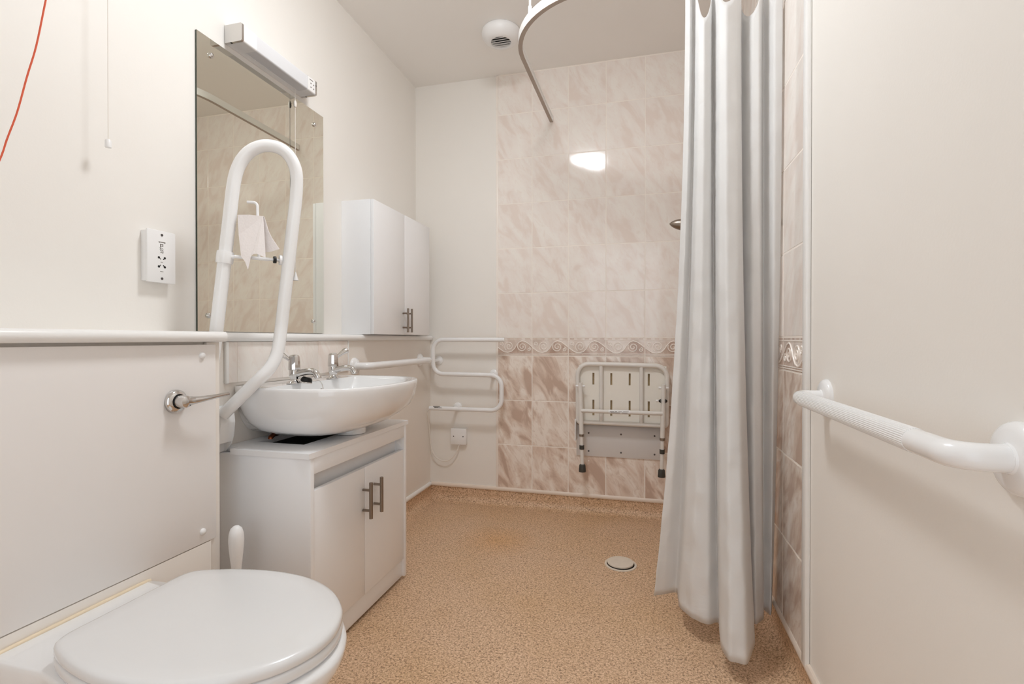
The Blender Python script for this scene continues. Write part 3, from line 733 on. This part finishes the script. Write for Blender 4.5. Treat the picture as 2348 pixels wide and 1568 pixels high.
add_tube(bm, [V(-.3480, -1.5600, 1.1765), A.lerp(B, .1), A.lerp(B, .75)], .0050, 12)
add_tube(bm, [A.lerp(B, .75), B], .0042, 12)
rh = obj('roll_holder', bm, 'enamel', t)
bm = BM(); add_lathe(bm, [(.0215, -.017), (.0225, -.012), (.0225, .012), (.0215, .017)], (-.3549, -1.5627, 1.1770), (.1, .045, 1), 24); obj('clamp', bm, 'enamel', rh)
bm = BM(); add_lathe(bm, [(.004, -.0045), (.0100, -.004), (.0105, 0), (.0100, .004), (.004, .0045)], A.lerp(B, .86), B-A, 20); obj('knob', bm, 'black', rh)
bm = BM(); add_lathe(bm, [(.015, -.003), (.015, .004)], (-.2440, -1.4712, 1.1793), B-A, 22); obj('end_plate', bm, 'enamel', rh)
bm = BM(); add_tube(bm, fillet([(-.2815, -1.5145, 1.1787), (-.2822, -1.5196, 1.3405), (-.3105, -1.5268, 1.3422)], .012, 8), .0038, 12); obj('hook', bm, 'enamel', rh)
# tissue draped on the holder
t2 = BM()
def sheet(bm, pts, d):
    a = [bm.verts.new(p) for p in pts]; c = [bm.verts.new(Vector(p)+d) for p in pts]; n = len(pts)
    bm.faces.new(a); bm.faces.new(list(reversed(c)))
    for k in range(n): bm.faces.new((a[k], a[(k+1)%n], c[(k+1)%n], c[k]))
bm = BM()
tw = V(.0008, .0011, 0)
front = [(-.3190, -1.5545, 1.298), (-.2900, -1.5440, 1.299), (-.2601, -1.5235, 1.2979), (-.2550, -1.5240, 1.2350), (-.2500, -1.5265, 1.1788), (-.2671, -1.5395, 1.1880), (-.2760, -1.5430, 1.1870), (-.2828, -1.5455, 1.1805), (-.2886, -1.5500, 1.1435), (-.2950, -1.5525, 1.1640), (-.3055, -1.5560, 1.1796), (-.3130, -1.5565, 1.2401)]
sheet(bm, front, tw)
flap = [(-.2650, -1.5130, 1.3003), (-.2563, -1.5060, 1.2594), (-.2503, -1.5000, 1.2407), (-.2348, -1.4872, 1.2089), (-.2536, -1.4995, 1.2003), (-.2690, -1.5080, 1.1969), (-.2690, -1.5120, 1.25)]
sheet(bm, flap, tw)
sheet(bm, [(-.3190, -1.5545, 1.298), (-.2900, -1.5440, 1.299), (-.2601, -1.5235, 1.2979), (-.2650, -1.5130, 1.3003), (-.2900, -1.5200, 1.3010), (-.3100, -1.5300, 1.2990)], V(0, 0, .001))
bk = [(-.3080, -1.5300, 1.298), (-.2650, -1.5130, 1.2995), (-.2690, -1.5110, 1.215), (-.3030, -1.5260, 1.21)]
sheet(bm, bk, tw)
tp = obj('toilet_paper', bm, 'paper', None, smooth=0, origin=(-.28, -1.53, 1.3)); tag(tp, 'torn white tissue draped over the hook inside the support rail', 'tissue')

# ------------------------------------------------------------------ grab rails
def grab_rail(label, x_wall, sx, ya, yb, z, off, r, ribbed=None, flr=.036):
    t = thing('grab_rail', label, 'grab rail', (x_wall, (ya+yb)/2, z))
    x1 = x_wall+sx*off
    bm = BM()
    p = fillet([(x_wall+sx*.006, ya, z), (x1, ya, z), (x1, yb, z), (x_wall+sx*.006, yb, z)], off*.62, 10)
    add_tube(bm, p, r, 24); tb = obj('tube', bm, 'enamel', t, smooth=60)
    if ribbed:
        bm = BM(); add_tube(bm, [(x1, ribbed[0], z), (x1, ribbed[1], z)], r+.0009, 72, ribs=1, rib_d=.045); obj('ribbed_grip', bm, 'enamel', tb, smooth=15)
    for y in (ya, yb):
        bm = BM(); add_lathe(bm, [(flr, 0), (flr, .004), (flr*.94, .009), (flr*.78, .0125), (r+.002, .0135), (r+.001, .016)], (x_wall, y, z), (sx, 0, 0), 36); obj('flange', bm, 'enamel', t)
    return t
grab_rail('white grab rail on the boxing right of the basin', X_BOX, 1, -.808, -.150, .826, .070, .0165)
grab_rail('thick white ribbed grab rail on the right wall', X_R, -1, -1.412, -2.036, .806, .063, .0165, ribbed=(-1.455, -1.945), flr=.043)

# ------------------------------------------------------------------ heated towel rail and its spur
t = thing('towel_rail', 'white S shaped heated towel rail on the back wall', 'towel rail', (-.15, 0, .55))
yo = -.090; r = .0125
c = [(.067, yo, .9395), (-.358, yo, .9395), (-.358, yo, .7450), (.050, yo, .7430), (.050, yo, .5480), (-.379, yo, .5480)]
bm = BM(); add_tube(bm, fillet(c, .062, 12), r, 20); tb = obj('tube', bm, 'enamel', t, smooth=60)
bm = BM()
for a, b, z in ((-.345, -.320, .5545), (-.318, -.300, .5530), (-.352, -.312, .5605)): add_box(bm, (a, yo-.0128, z-.0012), (b, yo-.0095, z+.0012))
obj('printed_marks', bm, 'inkd', tb, smooth=0)
for x, z in ((-.358, .818), (-.020, .7435), (-.240, .5480)):
    bm = BM(); add_tube(bm, [(x, yo+.004, z), (x, -.008, z)], .009, 16); add_lathe(bm, [(.026, 0), (.026, .006), (.021, .011), (.010, .013)], (x, 0, z), (0,-1,0), 28); obj('bracket', bm, 'enamel', t)
cab_ = catmull([(-.379, yo, .545), (-.397, yo+.005, .520), (-.401, -.05, .45), (-.398, -.03, .32), (-.375, -.028, .262), (-.335, -.028, .236), (-.295, -.028, .236), (-.258, -.028, .262), (-.235, -.026, .30), (-.224, -.020, .336)], 6)
bm = BM(); add_tube(bm, cab_, .0032, 10); obj('cable', bm, 'cordw', t)
t = thing('fused_spur', 'small square white cable outlet below the towel rail', 'outlet', (-.227, 0, .38))
bm = BM(); add_box(bm, (-.272, -.022, .335), (-.182, 0, .4245), .003); obj('back_box', bm, 'plastic', t)
bm = BM(); add_box(bm, (-.2735, -.030, .3335), (-.1805, -.022, .4260), .0025); obj('face_plate', bm, 'plastic', t)
for x in (-.256, -.198):
    bm = BM(); add_lathe(bm, [(.0034, 0), (.0034, .001), (.002, .0014)], (x, -.030, .381), (0,-1,0), 12); obj('screw', bm, 'screw', t)
bm = BM(); add_lathe(bm, [(.006, 0), (.006, .006), (.004, .010)], (-.224, -.018, .335), (0, 0, -1), 14); obj('cable_outlet', bm, 'plastic', t)

# ------------------------------------------------------------------ folding shower seat
t = thing('shower_seat', 'folded grey framed shower seat on the brown tiles', 'seat', (.69, 0, .31))
ys = -.060
bm = BM(); add_box(bm, (.4535, -.0125, .3085), (.900, -.0065, .478), .001); mp_ = obj('mounting_plate', bm, 'plategrey', t)
for x in (.5195, .6915, .864):
    for z in (.434, .336):
        bm = BM(); add_lathe(bm, [(.0048, 0), (.0048, .0015), (.0028, .003), (.0005, .0032)], (x, -.0125, z), (0,-1,0), 14); obj('screw', bm, 'screw', mp_)
bm = BM(); add_tube(bm, [(.46, -.030, .487), (.895, -.030, .487)], .006, 12); obj('hinge_rod', bm, 'satin', t)
for x in (.4545, .896):
    bm = BM(); add_box(bm, (x-.003, -.075, .40), (x+.003, -.012, .515), .002); obj('hinge_plate', bm, 'enamel', t)
# slotted board (built as strips around the slots)
bm = BM(); xs0, xs1, zs0, zs1 = .470, .922, .497, .803; yb0, yb1 = -.030, -.045
slots = [.548, .642, .737, .834]; sw = .0052
zc = [(zs0, .535), (.535, .619), (.619, .700), (.700, .763), (.763, zs1)]
for a, b in zc:
    if (a, b) in ((.535, .619), (.700, .763)):
        xe = xs0
        for s in slots: add_box(bm, (xe, yb0, a), (s-sw, yb1, b)); xe = s+sw
        add_box(bm, (xe, yb0, a), (xs1, yb1, b))
    else:
        add_box(bm, (xs0, yb0, a), (xs1, yb1, b))
bmesh.ops.remove_doubles(bm, verts=bm.verts, dist=1e-5)
obj('seat_board', bm, 'seatboard', t, smooth=0)
bm = BM(); add_box(bm, (.500, -.0290, .530), (.885, -.0270, .770)); obj('slot_light_sheet', bm, 'tan', t, smooth=0)  # added sheet; its tan colour paints lit tile showing through the slots
bm = BM(); rf = .0115
ring = fillet([(.69, ys, .8085), (.926, ys, .8035), (.922, ys, .497), (.467, ys, .499), (.465, ys, .811), (.69, ys, .8085)], [0, .062, .012, .012, .062, 0], 10)
add_tube(bm, ring, rf, 16)
for x in (.590, .797): add_tube(bm, [(x, ys+.002, .500), (x, ys+.002, .808)], .0105, 14)
obj('frame', bm, 'greyplastic', t, smooth=60)
bm = BM(); add_tube(bm, [(p.x if abs(p.x-.69) < .001 else p.x+(.004 if p.x > .69 else -.004), -.040, p.z+(.004 if p.z > .65 else 0)) for p in ring], .0085, 12); obj('rim_edging', bm, 'seatboard', t, smooth=60)
for xa_, xb_ in ((.484, .4965), (.906, .8965)):
    def lp(z, y=-.108): k = (z-.26)/(.713-.26); return (xb_+(xa_-xb_)*k, y+.012*k, z)
    bm = BM(); add_tube(bm, [lp(.713), lp(.435)], .0115, 18); lg = obj('leg', bm, 'greyplastic', t)
    bm = BM(); add_lathe(bm, [(.0135, -.006), (.0135, .006)], lp(.437), (0,0,1), 20); obj('collar', bm, 'satin', lg)
    bm = BM(); add_tube(bm, [lp(.436), lp(.285)], .0095, 16); obj('leg_extension', bm, 'greyplastic', lg)
    bm = BM(); add_lathe(bm, [(.0125, -.011), (.0128, .011)], lp(.374), (0,0,1), 20); obj('adjuster_sleeve', bm, 'rubber', lg)
    bm = BM(); add_lathe(bm, [(.0185, 0), (.0190, .003), (.0180, .012), (.0165, .034), (.0125, .040)], lp(.246), (0,0,1), 22); obj('ferrule', bm, 'rubber', lg)
    bm = BM(); p = Vector(lp(.695)); add_tube(bm, [p+V(-.024, .004, 0), p+V(.024, .004, 0)], .0065, 14); add_tube(bm, [p+V(0, .004, 0), (p.x, ys, p.z)], .006, 12); obj('pivot_bolt', bm, 'plastic', lg)
p = V(.9035, -.1035, .630)
for a, b, r in ((-.021, -.012, [.0045, .0105]), (.012, .020, [.0105, .0045])):
    bm = BM(); add_tube(bm, [p+V(a, 0, 0), p+V(b, 0, 0)], r, 14); obj('locking_knob', bm, 'black', t)
bm = BM(); add_tube(bm, [p+V(-.034, .002, 0), p+V(-.0215, 0, 0)], .006, 14); obj('locking_pin', bm, 'plastic', t)
bm = BM(); add_tube(bm, [(.4895, -.104, .5665), (.9015, -.104, .5665)], .0105, 16); cb = obj('cross_bar', bm, 'greyplastic', t)
bm = BM(); add_tube(bm, [(.632, -.104, .5665), (.742, -.104, .5665)], .0111, 16); lb = obj('label_band', bm, 'plastic', cb)
bm = BM()
for a, b, dz in ((.640, .660, .004), (.664, .676, .0045), (.682, .700, .004), (.645, .690, -.003), (.700, .728, -.0025), (.706, .734, .0042)): add_box(bm, (a, -.1157, .5665+dz-.0011), (b, -.1135, .5665+dz+.0011))
obj('printed_marks', bm, 'ink', lb, smooth=0)

# small white plugged screw holes in the tiles under the seat
for x in (.5195, .6925, .865):
    bm = BM(); add_lathe(bm, [(.0034, 0), (.0034, .0072), (.002, .0078)], (x, 0, .281), (0,-1,0), 12); obj('hole_plug', bm, 'relief', WB)

# ------------------------------------------------------------------ shower curtain rail
ZR = 2.160
t = thing('curtain_rail', 'white curved shower curtain rail hung below the ceiling', 'rail', (.305, -.5, ZR))
pth = [V(.313, -.0065, ZR)]+[V(.313-.008*k/6, -.66*k/6, ZR) for k in range(1, 6)]+[V(.645-.340*math.cos(a), -.66-.340*math.sin(a), ZR) for a in [PI/2*k/18 for k in range(19)]]+[V(.8, -1.0, ZR), V(1.0, -1.0, ZR), V(X_R-.0065, -1.0, ZR)]
sec = [(-.45, -1), (.45, -1), (.45, -.55), (.32, -.5), (.32, .5), (.45, .55), (.45, 1), (-.45, 1)]
def sweep(bm, path, sec, k):
    fr = []
    for i, p in enumerate(path):
        tt = (path[min(i+1, len(path)-1)]-path[max(i-1, 0)]).normalized(); n = V(0,0,1).cross(tt).normalized(); fr.append((p, n))
    R = [[bm.verts.new(p+n*(u*k)+V(0,0,v*k)) for u, v in sec] for p, n in fr]; m = len(sec)
    for i in range(len(R)-1):
        for j in range(m): bm.faces.new((R[i][j], R[i][(j+1)%m], R[i+1][(j+1)%m], R[i+1][j]))
    bm.faces.new(R[0]); bm.faces.new(list(reversed(R[-1])))
bm = BM(); sweep(bm, pth, [(u*1.4, v*1.15) for u, v in sec], .0145); obj('track', bm, 'gloss', t, smooth=30)
bm = BM(); sweep(bm, [p+V(0,0,-.0172) for p in pth], [(-.60, -.05), (.60, -.05), (.60, .05), (-.60, .05)], .0145); obj('track_shade_strip', bm, 'track_shade', t, smooth=30)  # flat strip below the track groove, shade of the underside put into its colour
bm = BM(); add_box(bm, (.303, -.022, ZR-.017), (.323, -.0062, ZR+.017), .002); ec = obj('end_bracket', bm, 'plastic', t)
bm = BM(); add_lathe(bm, [(.003, 0), (.003, .001)], (.313, -.022, ZR), (0,-1,0), 10); obj('screw', bm, 'screw', ec)
bm = BM(); add_box(bm, (X_R-.022, -1.012, ZR-.017), (X_R-.0062, -.988, ZR+.017), .002); obj('end_bracket', bm, 'plastic', t)
hx, hy = .387, -.882
bm = BM(); add_tube(bm, [(hx, hy, ZR+.010), (hx, hy, Z_C-.001)], .0045, 14); add_lathe(bm, [(.0075, 0), (.0075, .034)], (hx, hy, ZR+.010), (0,0,1), 16); add_lathe(bm, [(.022, -.008), (.022, -.001)], (hx, hy, Z_C), (0,0,1), 24); obj('hanger', bm, 'gloss', t)

# ------------------------------------------------------------------ shower curtain
ctl = [  # bottom x,y | top x,y,z
 (.842,-.960, .935,-1.010,2.100), (.872,-.950, .948,-1.035,2.095), (.918,-.925, .962,-1.000,2.095), (.917,-1.025, .972,-1.050,2.040),
 (.951,-1.082, .988,-1.062,1.968), (1.000,-1.104, 1.010,-1.045,2.030), (1.034,-1.070, 1.020,-1.000,2.100), (1.019,-1.200, 1.030,-1.066,2.060),
 (1.034,-1.266, 1.050,-1.082,1.996), (1.080,-1.268, 1.082,-1.066,2.070), (1.124,-1.150, 1.100,-1.035,2.100), (1.124,-1.010, 1.108,-.990,2.060),
 (1.140,-1.070, 1.126,-1.050,1.962), (1.172,-1.030, 1.150,-1.058,2.050), (1.180,-.970, 1.170,-1.005,2.100), (1.198,-1.005, 1.186,-1.066,1.995), (1.211,-.955, 1.210,-1.068,2.080)]
NS, NZ = 10, 90
def creased(pts):
    out = []
    for p, q in zip(pts[:-1], pts[1:]): out += [p.lerp(q, k/NS) for k in range(NS)]
    out.append(pts[-1])
    for _ in range(4):
        out = [out[0]]+[(out[i-1]+out[i]*2+out[i+1])/4 for i in range(1, len(out)-1)]+[out[-1]]
    return out
botc = creased([V(a[0], a[1], 0) for a in ctl]); topc = creased([V(a[2], a[3], a[4]) for a in ctl])
hooks = [(0, 2, .01), (2, 6, .150), (6, 10, .125), (10, 14, .155), (14, 16, .13)]
for i, p in enumerate(topc):
    kk = i/NS
    for h0, h1, D in hooks:
        if h0 <= kk <= h1: u = (kk-(h0+h1)/2)/((h1-h0)/2); p.z = 2.105-D*(1-u*u)**1.4
bm = BM(); grid = []
for i, (b_, tp_) in enumerate(zip(botc, topc)):
    colv = []
    s = i/(len(botc)-1)
    zb = .062+.006*math.sin(s*9)
    for j in range(NZ+1):
        v = j/NZ                       # 0 at the hem
        k = 1-(1-v)**2.1
        x = b_.x+(tp_.x-b_.x)*k; y = b_.y+(tp_.y-b_.y)*k; z = zb+(tp_.z-zb)*v
        nn = mnoise.noise(V(x*14, y*8, z*1.6))
        wr = mnoise.noise(V(x*30+z*11, y*24, z*17-x*14))
        wr = max(0, abs(wr)-.12)*(1 if wr > 0 else -1)
        d = .006*nn*math.sin(PI*min(1, v*1.15))+.0075*wr*(1-v*.75)
        x += d*.4; y += d
        x = min(x, X_R-.010)
        if j == 2: y += .0012          # stitched hem line
        colv.append(bm.verts.new((x, y, z)))
    grid.append(colv)
for i in range(len(grid)-1):
    for j in range(NZ): bm.faces.new((grid[i][j], grid[i+1][j], grid[i+1][j+1], grid[i][j+1]))
cu = obj('shower_curtain', bm, 'curtain', None, smooth=0, origin=(1.05, -1.03, 2.14))
cu.data.shade_smooth(); tag(cu, 'long white gathered shower curtain hanging by the right wall', 'curtain')
md = cu.modifiers.new('thickness', 'SOLIDIFY'); md.thickness = .0012
for a in (ctl[0], ctl[2], ctl[6], ctl[10], ctl[14]):
    bm = BM(); add_tube(bm, catmull([(a[2], a[3], a[4]-.008), (a[2], (a[3]-1.0)/2, a[4]+.016), (a[2], -1.0, ZR-.012)], 4), .0018, 8); obj('curtain_hook', bm, 'plastic', cu)

# ------------------------------------------------------------------ ceiling air valve
vx, vy = .135, -.398
t = thing('ceiling_vent', 'round white air vent on the ceiling near the curtain rail', 'vent', (vx, vy, Z_C))
bm = BM(); add_lathe(bm, [(.050, -.0585), (.056, -.0590), (.070, -.053), (.083, -.042), (.0915, -.029), (.0945, -.015), (.092, -.004), (.088, 0)], (vx, vy, Z_C), (0,0,1), 48, capa=False)
add_lathe(bm, [(.050, -.0585), (.047, -.050), (.047, -.012)], (vx, vy, Z_C), (0,0,1), 48, capa=False, capb=False); obj('dome', bm, 'plastic', t, smooth=60)
bm = BM(); add_lathe(bm, [(.0468, -.030), (.0468, -.026)], (vx, vy, Z_C), (0,0,1), 36); obj('throat', bm, 'dark', t)
bm = BM()
for k in range(-2, 3):
    yk = vy+k*.0165; hw = math.sqrt(max(.047**2-(k*.0165)**2, 0))
    add_prism(bm, [(vx-hw, yk-.0035, Z_C-.054), (vx-hw, yk+.0035, Z_C-.047), (vx-hw, yk+.0055, Z_C-.048), (vx-hw, yk-.0015, Z_C-.0555)], (2*hw, 0, 0))
obj('grille', bm, 'plastic', t, smooth=0)

# ------------------------------------------------------------------ floor drain
dx_, dy_ = .7145, -.607
t = thing('floor_drain', 'round white drain cover set in the speckled floor', 'drain', (dx_, dy_, 0))
bm = BM(); add_lathe(bm, [(.066, 0), (.0655, .003), (.060, .0045), (.057, .0035), (.0565, .0012)], (dx_, dy_, 0), (0,0,1), 44, capb=False); obj('rim', bm, 'drainw', t)
bm = BM(); add_lathe(bm, [(.0568, .0008), (.0568, .0014)], (dx_, dy_, 0), (0,0,1), 40); obj('gap', bm, 'dark', t)
bm = BM(); add_lathe(bm, [(.050, .0014), (.0535, .004), (.0545, .0085), (.0535, .0105), (.030, .0118), (.001, .012)], (dx_-.001, dy_+.004, 0), (0,0,1), 44); obj('cover', bm, 'drainw', t)

# ------------------------------------------------------------------ shower head behind the curtain
hy_ = -.50
t = thing('shower_handset', 'grey metal shower head poking out from behind the curtain edge', 'shower head', (X_R, hy_, 1.43))
bm = BM(); ax = V(1, 0, -.12).normalized()
add_lathe(bm, [(.001, 0), (.005, .003), (.011, .010), (.0165, .020), (.0215, .034), (.0250, .052), (.0265, .070), (.025, .086), (.018, .096), (.0125, .104), (.0115, .190), (.011, .235)], (.9125, hy_, 1.4365), ax, 28); obj('head', bm, 'satin', t)
bm = BM(); add_tube(bm, [(1.135, hy_, 1.408), (1.163, hy_, 1.404)], .016, 18); add_tube(bm, [(1.163, hy_-.0, 1.385), (1.163, hy_, 1.425)], .015, 18); obj('slider', bm, 'satin', t)
bm = BM(); add_tube(bm, fillet([(X_R-.006, hy_, .98), (1.163, hy_, .98), (1.163, hy_, 1.66), (X_R-.006, hy_, 1.66)], .02, 6), .0095, 16); obj('riser_bar', bm, 'chrome', t)

# ------------------------------------------------------------------ cords hanging by the left wall
t = thing('light_pull_cord', 'thin white pull cord with small knob by the left wall', 'cord', (-.462, -1.805, 1.42))
bm = BM(); add_tube(bm, [(-.462, -1.805, 1.425), (-.462, -1.803, Z_C-.03)], .0011, 8); obj('cord', bm, 'cordw', t)
bm = BM(); add_lathe(bm, [(.0065, 0), (.0068, .002), (.0066, .017), (.004, .020)], (-.462, -1.805, 1.4115), (0,0,1), 16); obj('knob', bm, 'plastic', t)
bm = BM(); add_box(bm, (-.490, -1.832, Z_C-.034), (-.432, -1.774, Z_C), .004); obj('switch', bm, 'plastic', t)
bm = BM()
rc = catmull([(-.190, -2.005, Z_C-.02), (-.205, -2.010, 2.20), (-.235, -2.020, 1.94), (-.2711, -2.0309, 1.7306), (-.299, -2.0391, 1.5894), (-.3165, -2.0440, 1.503), (-.3333, -2.0489, 1.4441), (-.3509, -2.054, 1.3777), (-.3669, -2.0584, 1.3333), (-.3717, -2.0598, 1.3196), (-.3829, -2.0629, 1.2863), (-.4149, -2.0717, 1.2158), (-.460, -2.085, 1.13), (-.500, -2.10, 1.06)], 6)
t = thing('emergency_cord', 'orange emergency pull cord slung along the left wall', 'cord', (-.19, -2.0, Z_C))
add_tube(bm, rc, .0015, 10); obj('cord', bm, 'orange', t)
bm = BM(); add_box(bm, (-.222, -2.037, Z_C-.034), (-.158, -1.973, Z_C), .004); obj('switch', bm, 'plastic', t)
bm = BM(); add_tube(bm, fillet([(-.5075, -2.10, 1.075), (-.490, -2.10, 1.075), (-.490, -2.10, 1.055), (-.497, -2.10, 1.05)], .005, 5), .002, 8); obj('wall_hook', bm, 'satin', t)

# ------------------------------------------------------------------ light from the hall through the open doorway, world
w = bpy.data.worlds.new('hall_light'); S.world = w; w.use_nodes = True
bg = w.node_tree.nodes['Background']; bg.inputs['Color'].default_value = (0.93, 0.975, 1.03, 1); bg.inputs['Strength'].default_value = 1.6

# ------------------------------------------------------------------ camera
cam = bpy.data.cameras.new('camera'); co = bpy.data.objects.new('camera', cam); COL.objects.link(co)
yaw, pit = -0.2555, -0.0061
fwd = V(math.sin(yaw)*math.cos(pit), math.cos(yaw)*math.cos(pit), math.sin(pit))
co.location = (.801, -2.7377, .9442)
co.rotation_euler = fwd.to_track_quat('-Z', 'Y').to_euler()
cam.sensor_fit = 'HORIZONTAL'; cam.sensor_width = 36.0; cam.lens = 1144.0/2348*36.0; cam.clip_start = .02
S.camera = co

vs = S.view_settings
S.display_settings.display_device = 'sRGB'
vs.view_transform = 'Standard'; vs.look = 'None'; vs.gamma = 1.0; vs.use_curve_mapping = False
vs.exposure = 0.12
S.cycles.use_denoising = True
S.cycles.max_bounces = 8; S.cycles.diffuse_bounces = 6; S.cycles.glossy_bounces = 4
S.cycles.use_adaptive_sampling = True; S.cycles.adaptive_threshold = 0.05
S.cycles.caustics_reflective = False; S.cycles.caustics_refractive = False
S.cycles.sample_clamp_indirect = 6.0
